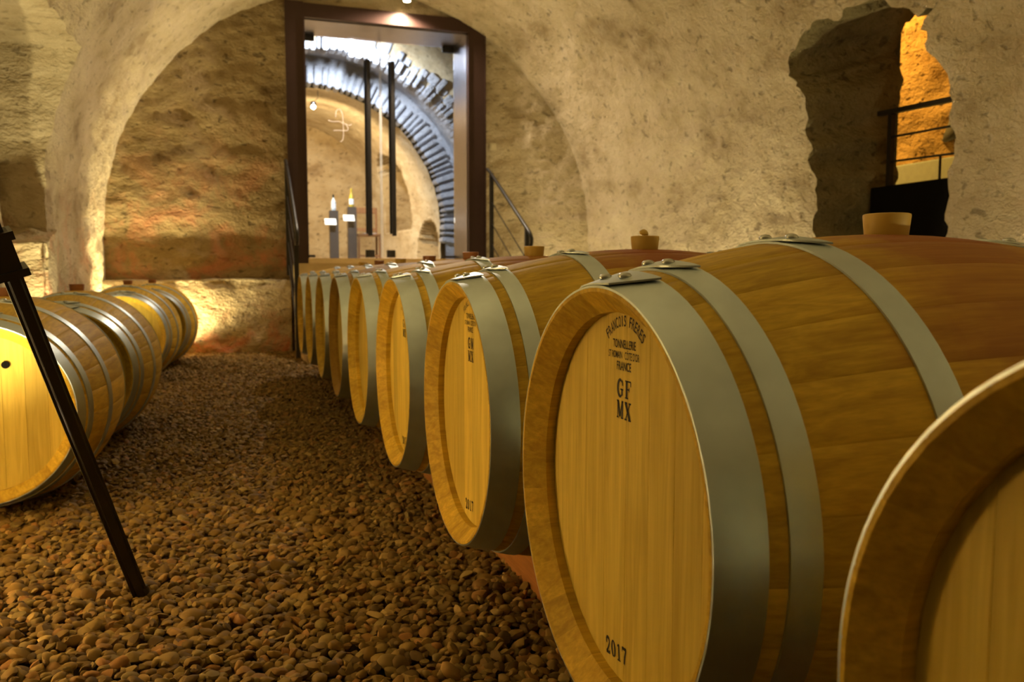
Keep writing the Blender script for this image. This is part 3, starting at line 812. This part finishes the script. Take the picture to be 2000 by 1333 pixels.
# near part of the far room: vault between door wall and first arch
def fv(U, V):
    a = PI*V; r_ = 2.95; z = ACZ+r_*np.sin(a)*.96; x = ACX+r_*np.cos(a)
    P = np.stack([x, U, z], -1); d = rough(P, .03, .02, .01, .004); P[..., 0] += d*np.cos(a); P[..., 2] += d*np.sin(a); return P
grid_wall('ceiling_far', fv, np.arange(9.7, 11.36, .08), np.linspace(0, 1, 90), M['far'])
for nm, xx in (('wall_far_left', ACX-2.95), ('wall_far_right', ACX+2.95)):
    grid_wall(nm, lambda U, V, xx=xx: np.stack([U*0+xx+rough(np.stack([U*0, U, V], -1), .02), U, V], -1), np.arange(9.7, 12.6, .1), np.linspace(ZF, ACZ+.05, 8), M['far'])
dw = grid_wall('wall_far_door', lambda U, V: np.stack([U, U*0+YG+.06, V], -1), np.array([-2.2, .60]), np.array([ZF, 4.7]), M['far'])
grid_wall('wall_far_door_right', lambda U, V: np.stack([U, U*0+YG+.06, V], -1), np.array([2.67, 4.4]), np.array([ZF, 4.7]), M['far'])
grid_wall('wall_far_door_top', lambda U, V: np.stack([U, U*0+YG+.06, V], -1), np.array([.60, 2.67]), np.array([3.64, 4.7]), M['far'])
def soff(U, V):
    a = PI*V; r_ = 2.42+.0*U; P = np.stack([ACX+r_*np.cos(a), U, ACZ+r_*np.sin(a)], -1); d = rough(P, .02, .02, .01, .004); P[..., 0] += d*np.cos(a); P[..., 2] += d*np.sin(a); return P
grid_wall('ceiling_far_arch', soff, np.arange(11.32, 12.62, .06), np.linspace(0, 1, 80), M['white_stone'])
# voussoirs: thin upright stones around the inner arch
def voussoir_ring(name, y0, y1, r0, r1, n, jr, label, mat, gap=.008):
    t = empty(name, (ACX, y0, ZF)); tag(t, label, 'arch'); t['kind'] = 'structure'; del t['category']
    a = R(-8)
    widths = rng.uniform(.7, 1.35, n); widths *= (PI+R(16))/widths.sum()
    for wd in widths:
        if a > R(124): break
        a0, a1 = a+gap, a+wd-gap; a += wd
        ri = r0+rng.uniform(-jr, jr); ro = r1+rng.uniform(-jr, jr)*2; ya = y0+rng.uniform(-.04, .04)
        V = []
        for y in (ya, y1):
            for r_, an in ((ri, a0), (ro, a0), (ro, a1), (ri, a1)):
                V.append((r_*math.cos(an), y-y0, ACZ-ZF+r_*math.sin(an)))
        bm = bmesh.new(); vs = [bm.verts.new(q) for q in V]
        for f in ((0, 1, 2, 3), (7, 6, 5, 4), (0, 4, 5, 1), (1, 5, 6, 2), (2, 6, 7, 3), (3, 7, 4, 0)): bm.faces.new([vs[i] for i in f])
        bmesh.ops.recalc_face_normals(bm, faces=bm.faces); bmesh.ops.bevel(bm, geom=bm.edges[:], offset=.016, segments=2, affect='EDGES')
        me = bpy.data.meshes.new('voussoir'); bm.to_mesh(me); bm.free(); link('voussoir', me, t, mat)
    return t
voussoir_ring('stone_arch', 12.46, 12.75, 2.0, 2.31, 74, .015, 'arch of thin pale stones behind the glass door', M['white_stone'])
voussoir_ring('rough_stone_arch', 11.24, 11.5, 2.20, 2.37, 84, .025, 'inner course of the nearer rough pale stone arch behind the glass', M['white_stone'], .003)
voussoir_ring('rough_stone_arch', 11.26, 11.5, 2.38, 2.55, 66, .03, 'outer course of the nearer rough pale stone arch behind the glass', M['white_stone'], .003)
# inner vault tapering to the end wall, with two niches pressed into its right side
def innerv(U, V):
    t = (U-12.7)/3.3; r_ = 2.0-.60*t; zc = ACZ+.63*t
    L1 = zc-ZF; tot = 2*L1+PI*r_; s_ = V*tot
    a = np.clip((s_-L1)/r_, 0, PI); x = ACX+r_*np.cos(a); z = np.where(s_ < L1, ZF+s_, np.where(s_ > tot-L1, ZF+tot-s_, zc+r_*np.sin(a)))
    P = np.stack([x, U, z], -1); d = rough(P, .03, .015, .008, .004)
    top = 2.45+.42*np.sqrt(np.clip(1-((U-14.55)/.62)**2, 0, 1))
    n1 = (V < .5) & (U > 13.93) & (U < 15.17) & (z > 1.60) & (z < top)
    top2 = 1.25+.42*np.sqrt(np.clip(1-((U-13.2)/.42)**2, 0, 1)); n2 = (V < .5) & (U > 12.82) & (U < 13.6) & (z < top2)
    d = d+np.where(n1, .75, 0)+np.where(n2, .55, 0)
    nz = np.where((s_ > L1) & (s_ < tot-L1), np.sin(a), 0); P[..., 0] += d*np.cos(a); P[..., 2] += d*nz; return P
iv = grid_wall('ceiling_far_inner', innerv, np.arange(12.7, 16.05, .045), np.linspace(0, 1, 170), M['far'])
iv.data.materials.append(M['far_end'])        # darker brown faces, standing in for the shade inside the niches
for p_ in iv.data.polygons:
    if p_.center.x > ACX+2.0-.60*(p_.center.y-12.7)/3.3+.12: p_.material_index = 1
def endw(U, V):
    P = np.stack([U, U*0+16.0, V], -1); P[..., 1] += rough(P, .02, .03, .02, .008); return P
grid_wall('wall_far_end', endw, np.arange(-.6, 2.9, .05), np.arange(ZF, 3.8, .05), M['far_end'])
# bottle pedestals, cards, bottles
def pedestal(x, y, top, lb):
    t = empty('pedestal', (x, y, ZF)); tag(t, lb, 'pedestal', 'bottle pedestals behind the glass')
    MB().box(-.066, .066, -.066, .066, 0, top-ZF, .004).build('column', M['pedestal'], t)
    MB().box(-.085, .085, -.085, .085, 0, .02, .003).build('foot_plate', M['pedestal'], t)
    MB().bar((-.05, -.066, top-ZF-.17), (-.06, -.13, top-ZF-.17), .015, .015).build('card_arm', M['pedestal'], t)
    Mx = Matrix.Translation((-.065, -.14, top-ZF-.18)) @ Matrix.Rotation(R(52), 4, 'X')
    MB().box(-.085, .085, -.06, .06, -.004, .004, .0, Mx).build('card', M['card'], t)
    return t
def bottle(x, y, z, h, mat, neck, lb):
    t = empty('bottle', (x, y, z)); tag(t, lb, 'bottle', 'bottles on pedestals')
    MB().lathe([(.030, 0), (.036, .006), (.036, h*.52), (.030, h*.60), (.015, h*.70), (.0135, h*.86)], 20).build('glass_body', mat, t)
    MB().lathe([(.0145, h*.80), (.0150, h*.99), (.012, h)], 16).build('capsule', neck, t)
    MB().lathe([(.0368, h*.14), (.0368, h*.44)], 20).build('paper_label', M['card'], t)
pedestal(1.455, 13.0, 1.79, 'grey-brown bottle pedestal with a white card, left of the two')
pedestal(1.747, 13.1, 1.86, 'grey-brown bottle pedestal with a white card, nearer the door handles')
bottle(1.455, 13.0, 1.79, .25, M['bottle_blue'], M['bottle_dark'], 'pale bottle with dark neck on the left pedestal')
bottle(1.745, 13.1, 1.86, .29, M['bottle_gold'], M['bottle_gold'], 'tall amber bottle on the right pedestal')
# wooden chair frame between the handles
ch = empty('wooden_chair', (2.02, 13.3, ZF)); tag(ch, 'brown wooden chair with tall open back behind the door handles', 'chair')
for sx in (-.165, .165):
    MB().box(sx-.016, sx+.016, .12, .15, 0, .90, .003).build('back_leg', M['wood_dark'], ch); MB().box(sx-.016, sx+.016, -.20, -.17, 0, .44, .003).build('front_leg', M['wood_dark'], ch)
MB().box(-.18, .18, .122, .145, .80, .90, .004).build('top_rail', M['wood_dark'], ch)
MB().box(-.16, .16, .125, .143, .52, .57, .004).build('back_rail', M['wood_dark'], ch)
MB().box(-.185, .185, -.21, .15, .43, .465, .005).build('seat', M['wood_dark'], ch)
MB().box(-.16, .16, -.195, -.178, .10, .13, .003).build('stretcher', M['wood_dark'], ch)
pp = MB().box(-.10, .10, -.10, .10, 0, .006).build('paper_sheet', M['card'], loc=(2.03, 13.25, ZF+.468), rot=(0, 0, .3)); tag(pp, 'white sheet of paper lying on the wooden chair', 'paper')
# lamps of that room
hl = empty('hanging_spotlight', (1.165, 12.85, 3.33)); tag(hl, 'small hanging spotlight glowing warm behind the left door leaf', 'lamp')
MB().tube([(0, 0, .05), (.07, 0, .13), (.07, 0, .24)], .005, 6).build('stem', M['black'], hl); MB().lathe([(.02, .01), (.04, .0), (.045, .05), (.02, .075)], 16).build('housing', M['lining'], hl)
bm = bmesh.new(); bmesh.ops.create_icosphere(bm, subdivisions=2, radius=.034); me = bpy.data.meshes.new('bulb'); bm.to_mesh(me); bm.free(); link('bulb', me, hl, M['lamp_warm'], (0, -.02, -.012), smooth=180)
spot(hl, (0, -.02, -.06), (.05, .7, -.6), 115, (1, .74, .44), R(150), .6, .06)
for i, (x, y, z, dx, lb) in enumerate(((1.47, 10.55, 3.80, -.25, 'upper of the two bright cool spotlights behind the glass'), (1.43, 10.50, 3.71, .45, 'lower of the two bright cool spotlights behind the glass'))):
    cl = empty('ceiling_spotlight', (x, y, z)); tag(cl, lb, 'lamp', 'cool spotlights behind the glass')
    MB().lathe([(.02, .07), (.035, .05), (.04, .0), (.036, -.004)], 16).build('housing', M['lining'], cl)
    me2 = bpy.data.meshes['bulb'].copy(); me2.materials.clear(); link('bulb', me2, cl, M['lamp_cool'], (0, 0, -.014), smooth=180)
    spot(cl, (0, .05, -.02), (dx, 1, -.50), 85, (.80, .87, 1), R(105), .6, .05)

# ------------------------------------------------------------------ side passage on the right
psg = [('wall_passage_back', lambda U, V: np.stack([U*0+6.15+rough(np.stack([U*0, U, V], -1), .02, .03, .02, .01), U, V], -1), np.arange(3.0, 8.6, .06), np.arange(0, 4.3, .06), M['orange']),
       ('wall_passage_far', lambda U, V: np.stack([U, U*0+8.4, V], -1), np.array([4.7, 6.3]), np.array([0, 4.3]), M['orange']),
       ('wall_passage_near', lambda U, V: np.stack([U, U*0+3.1, V], -1), np.array([4.7, 6.3]), np.array([0, 4.3]), M['orange']),
       ('ceiling_passage', lambda U, V: np.stack([U, V, U*0+4.2], -1), np.array([4.7, 6.3]), np.array([3.0, 8.5]), M['orange']),
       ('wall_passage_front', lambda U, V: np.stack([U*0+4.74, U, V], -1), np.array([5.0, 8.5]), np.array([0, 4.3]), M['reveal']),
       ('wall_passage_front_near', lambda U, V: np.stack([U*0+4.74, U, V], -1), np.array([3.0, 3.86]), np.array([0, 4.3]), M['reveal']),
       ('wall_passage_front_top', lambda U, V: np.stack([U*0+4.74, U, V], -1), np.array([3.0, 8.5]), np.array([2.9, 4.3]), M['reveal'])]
for a in psg: grid_wall(*a)
bmq = near_shapes[5]*np.array([.05, .16, .20])
link('stone', bigmesh('stone', bmq, nearF), bpy.data.objects['wall_passage_back'], M['slate'], (6.12, 5.80, 2.08), smooth=180)
pl = MB().box(6.02, 6.10, 3.1, 8.4, 1.2, 1.85, .01).build('baseboard_passage', M['plinth']); pl['kind'] = 'structure'
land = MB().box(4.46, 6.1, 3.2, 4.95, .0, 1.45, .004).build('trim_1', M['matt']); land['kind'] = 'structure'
rl = empty('landing_railing', (4.5, 4.8, 1.45)); tag(rl, 'black metal railing in the orange-lit side opening', 'railing')
def rp(mb, nm):
    me = mb.mesh(nm); me.transform(Matrix.Translation((-4.5, -4.8, -1.45))); link(nm, me, rl, M['black'], smooth=40)
rp(MB().bar((4.5, 4.93, 1.985), (4.5, 3.95, 1.955), .04, .034), 'handrail'); rp(MB().box(4.482, 4.518, 4.79, 4.826, 1.10, 1.97), 'post')
rp(MB().bar((4.5, 4.80, 1.80), (4.5, 3.95, 1.785), .014, .014), 'rail_bar'); rp(MB().bar((4.5, 4.80, 1.625), (4.5, 3.95, 1.60), .014, .014), 'rail_bar')
rp(MB().box(4.494, 4.506, 4.354, 4.366, 1.45, 1.61), 'short_post')
ol = empty('passage_lamp', (5.30, 6.9, 4.12)); tag(ol, 'lamp lighting the orange passage wall, out of sight beyond the jamb', 'lamp')
MB().lathe([(.05, .08), (.05, 0), (.045, -.01)], 16).build('housing', M['black'], ol); MB().lathe([(.042, -.008), (.042, -.012)], 16).build('lens', M['lamp_warm'], ol)
spot(ol, (0, 0, -.03), (.40, -.45, -.8), 125, (1, .52, .08), R(140), .7, .06)

# ------------------------------------------------------------------ tripod, one leg in view
tp = empty('tripod', (-.554, 1.713, 0)); tag(tp, 'black tripod, one leg slanting across the gravel at the left', 'tripod')
apex = Vector((0, 0, 1.35)); foot = Vector((.304, .497, 0))
for k in range(3):
    f = Matrix.Rotation(R((0, 110, 222)[k]), 3, 'Z') @ foot
    d = (apex-f); p_ = lambda t: f+d*t
    cu = tuple(Vector((.45, -1.95, .35))) if k == 0 else (0, 0, 1)
    lg = MB().bar(p_(.0), p_(.61), .036, .034, cu).build('leg', M['black'], tp, 30)
    me = lg.data; bm = bmesh.new(); bm.from_mesh(me); bmesh.ops.bevel(bm, geom=bm.edges[:], offset=.009, segments=3, affect='EDGES'); bm.to_mesh(me); bm.free(); shade(me, 40)
    MB().bar(p_(.60), p_(.98), .029, .027, cu).build('upper_leg', M['black'], lg, 30)
    MB().bar(p_(.603), p_(.668), .043, .042, cu).bar(p_(.603), p_(.614), .064, .052, cu).bar(p_(.656), p_(.668), .058, .050, cu).build('leg_clamp', M['black'], lg, 30)
    MB().lathe([(.012, -.004), (.021, .0), (.020, .02), (.015, .03)], 14).build('foot', M['black'], lg, loc=tuple(f))
MB().lathe([(.04, 0), (.055, .01), (.055, .05), (.03, .07), (.03, .14), (.045, .15), (.045, .17)], 20, (0, 0, 1.30)).build('tripod_head', M['black'], tp)
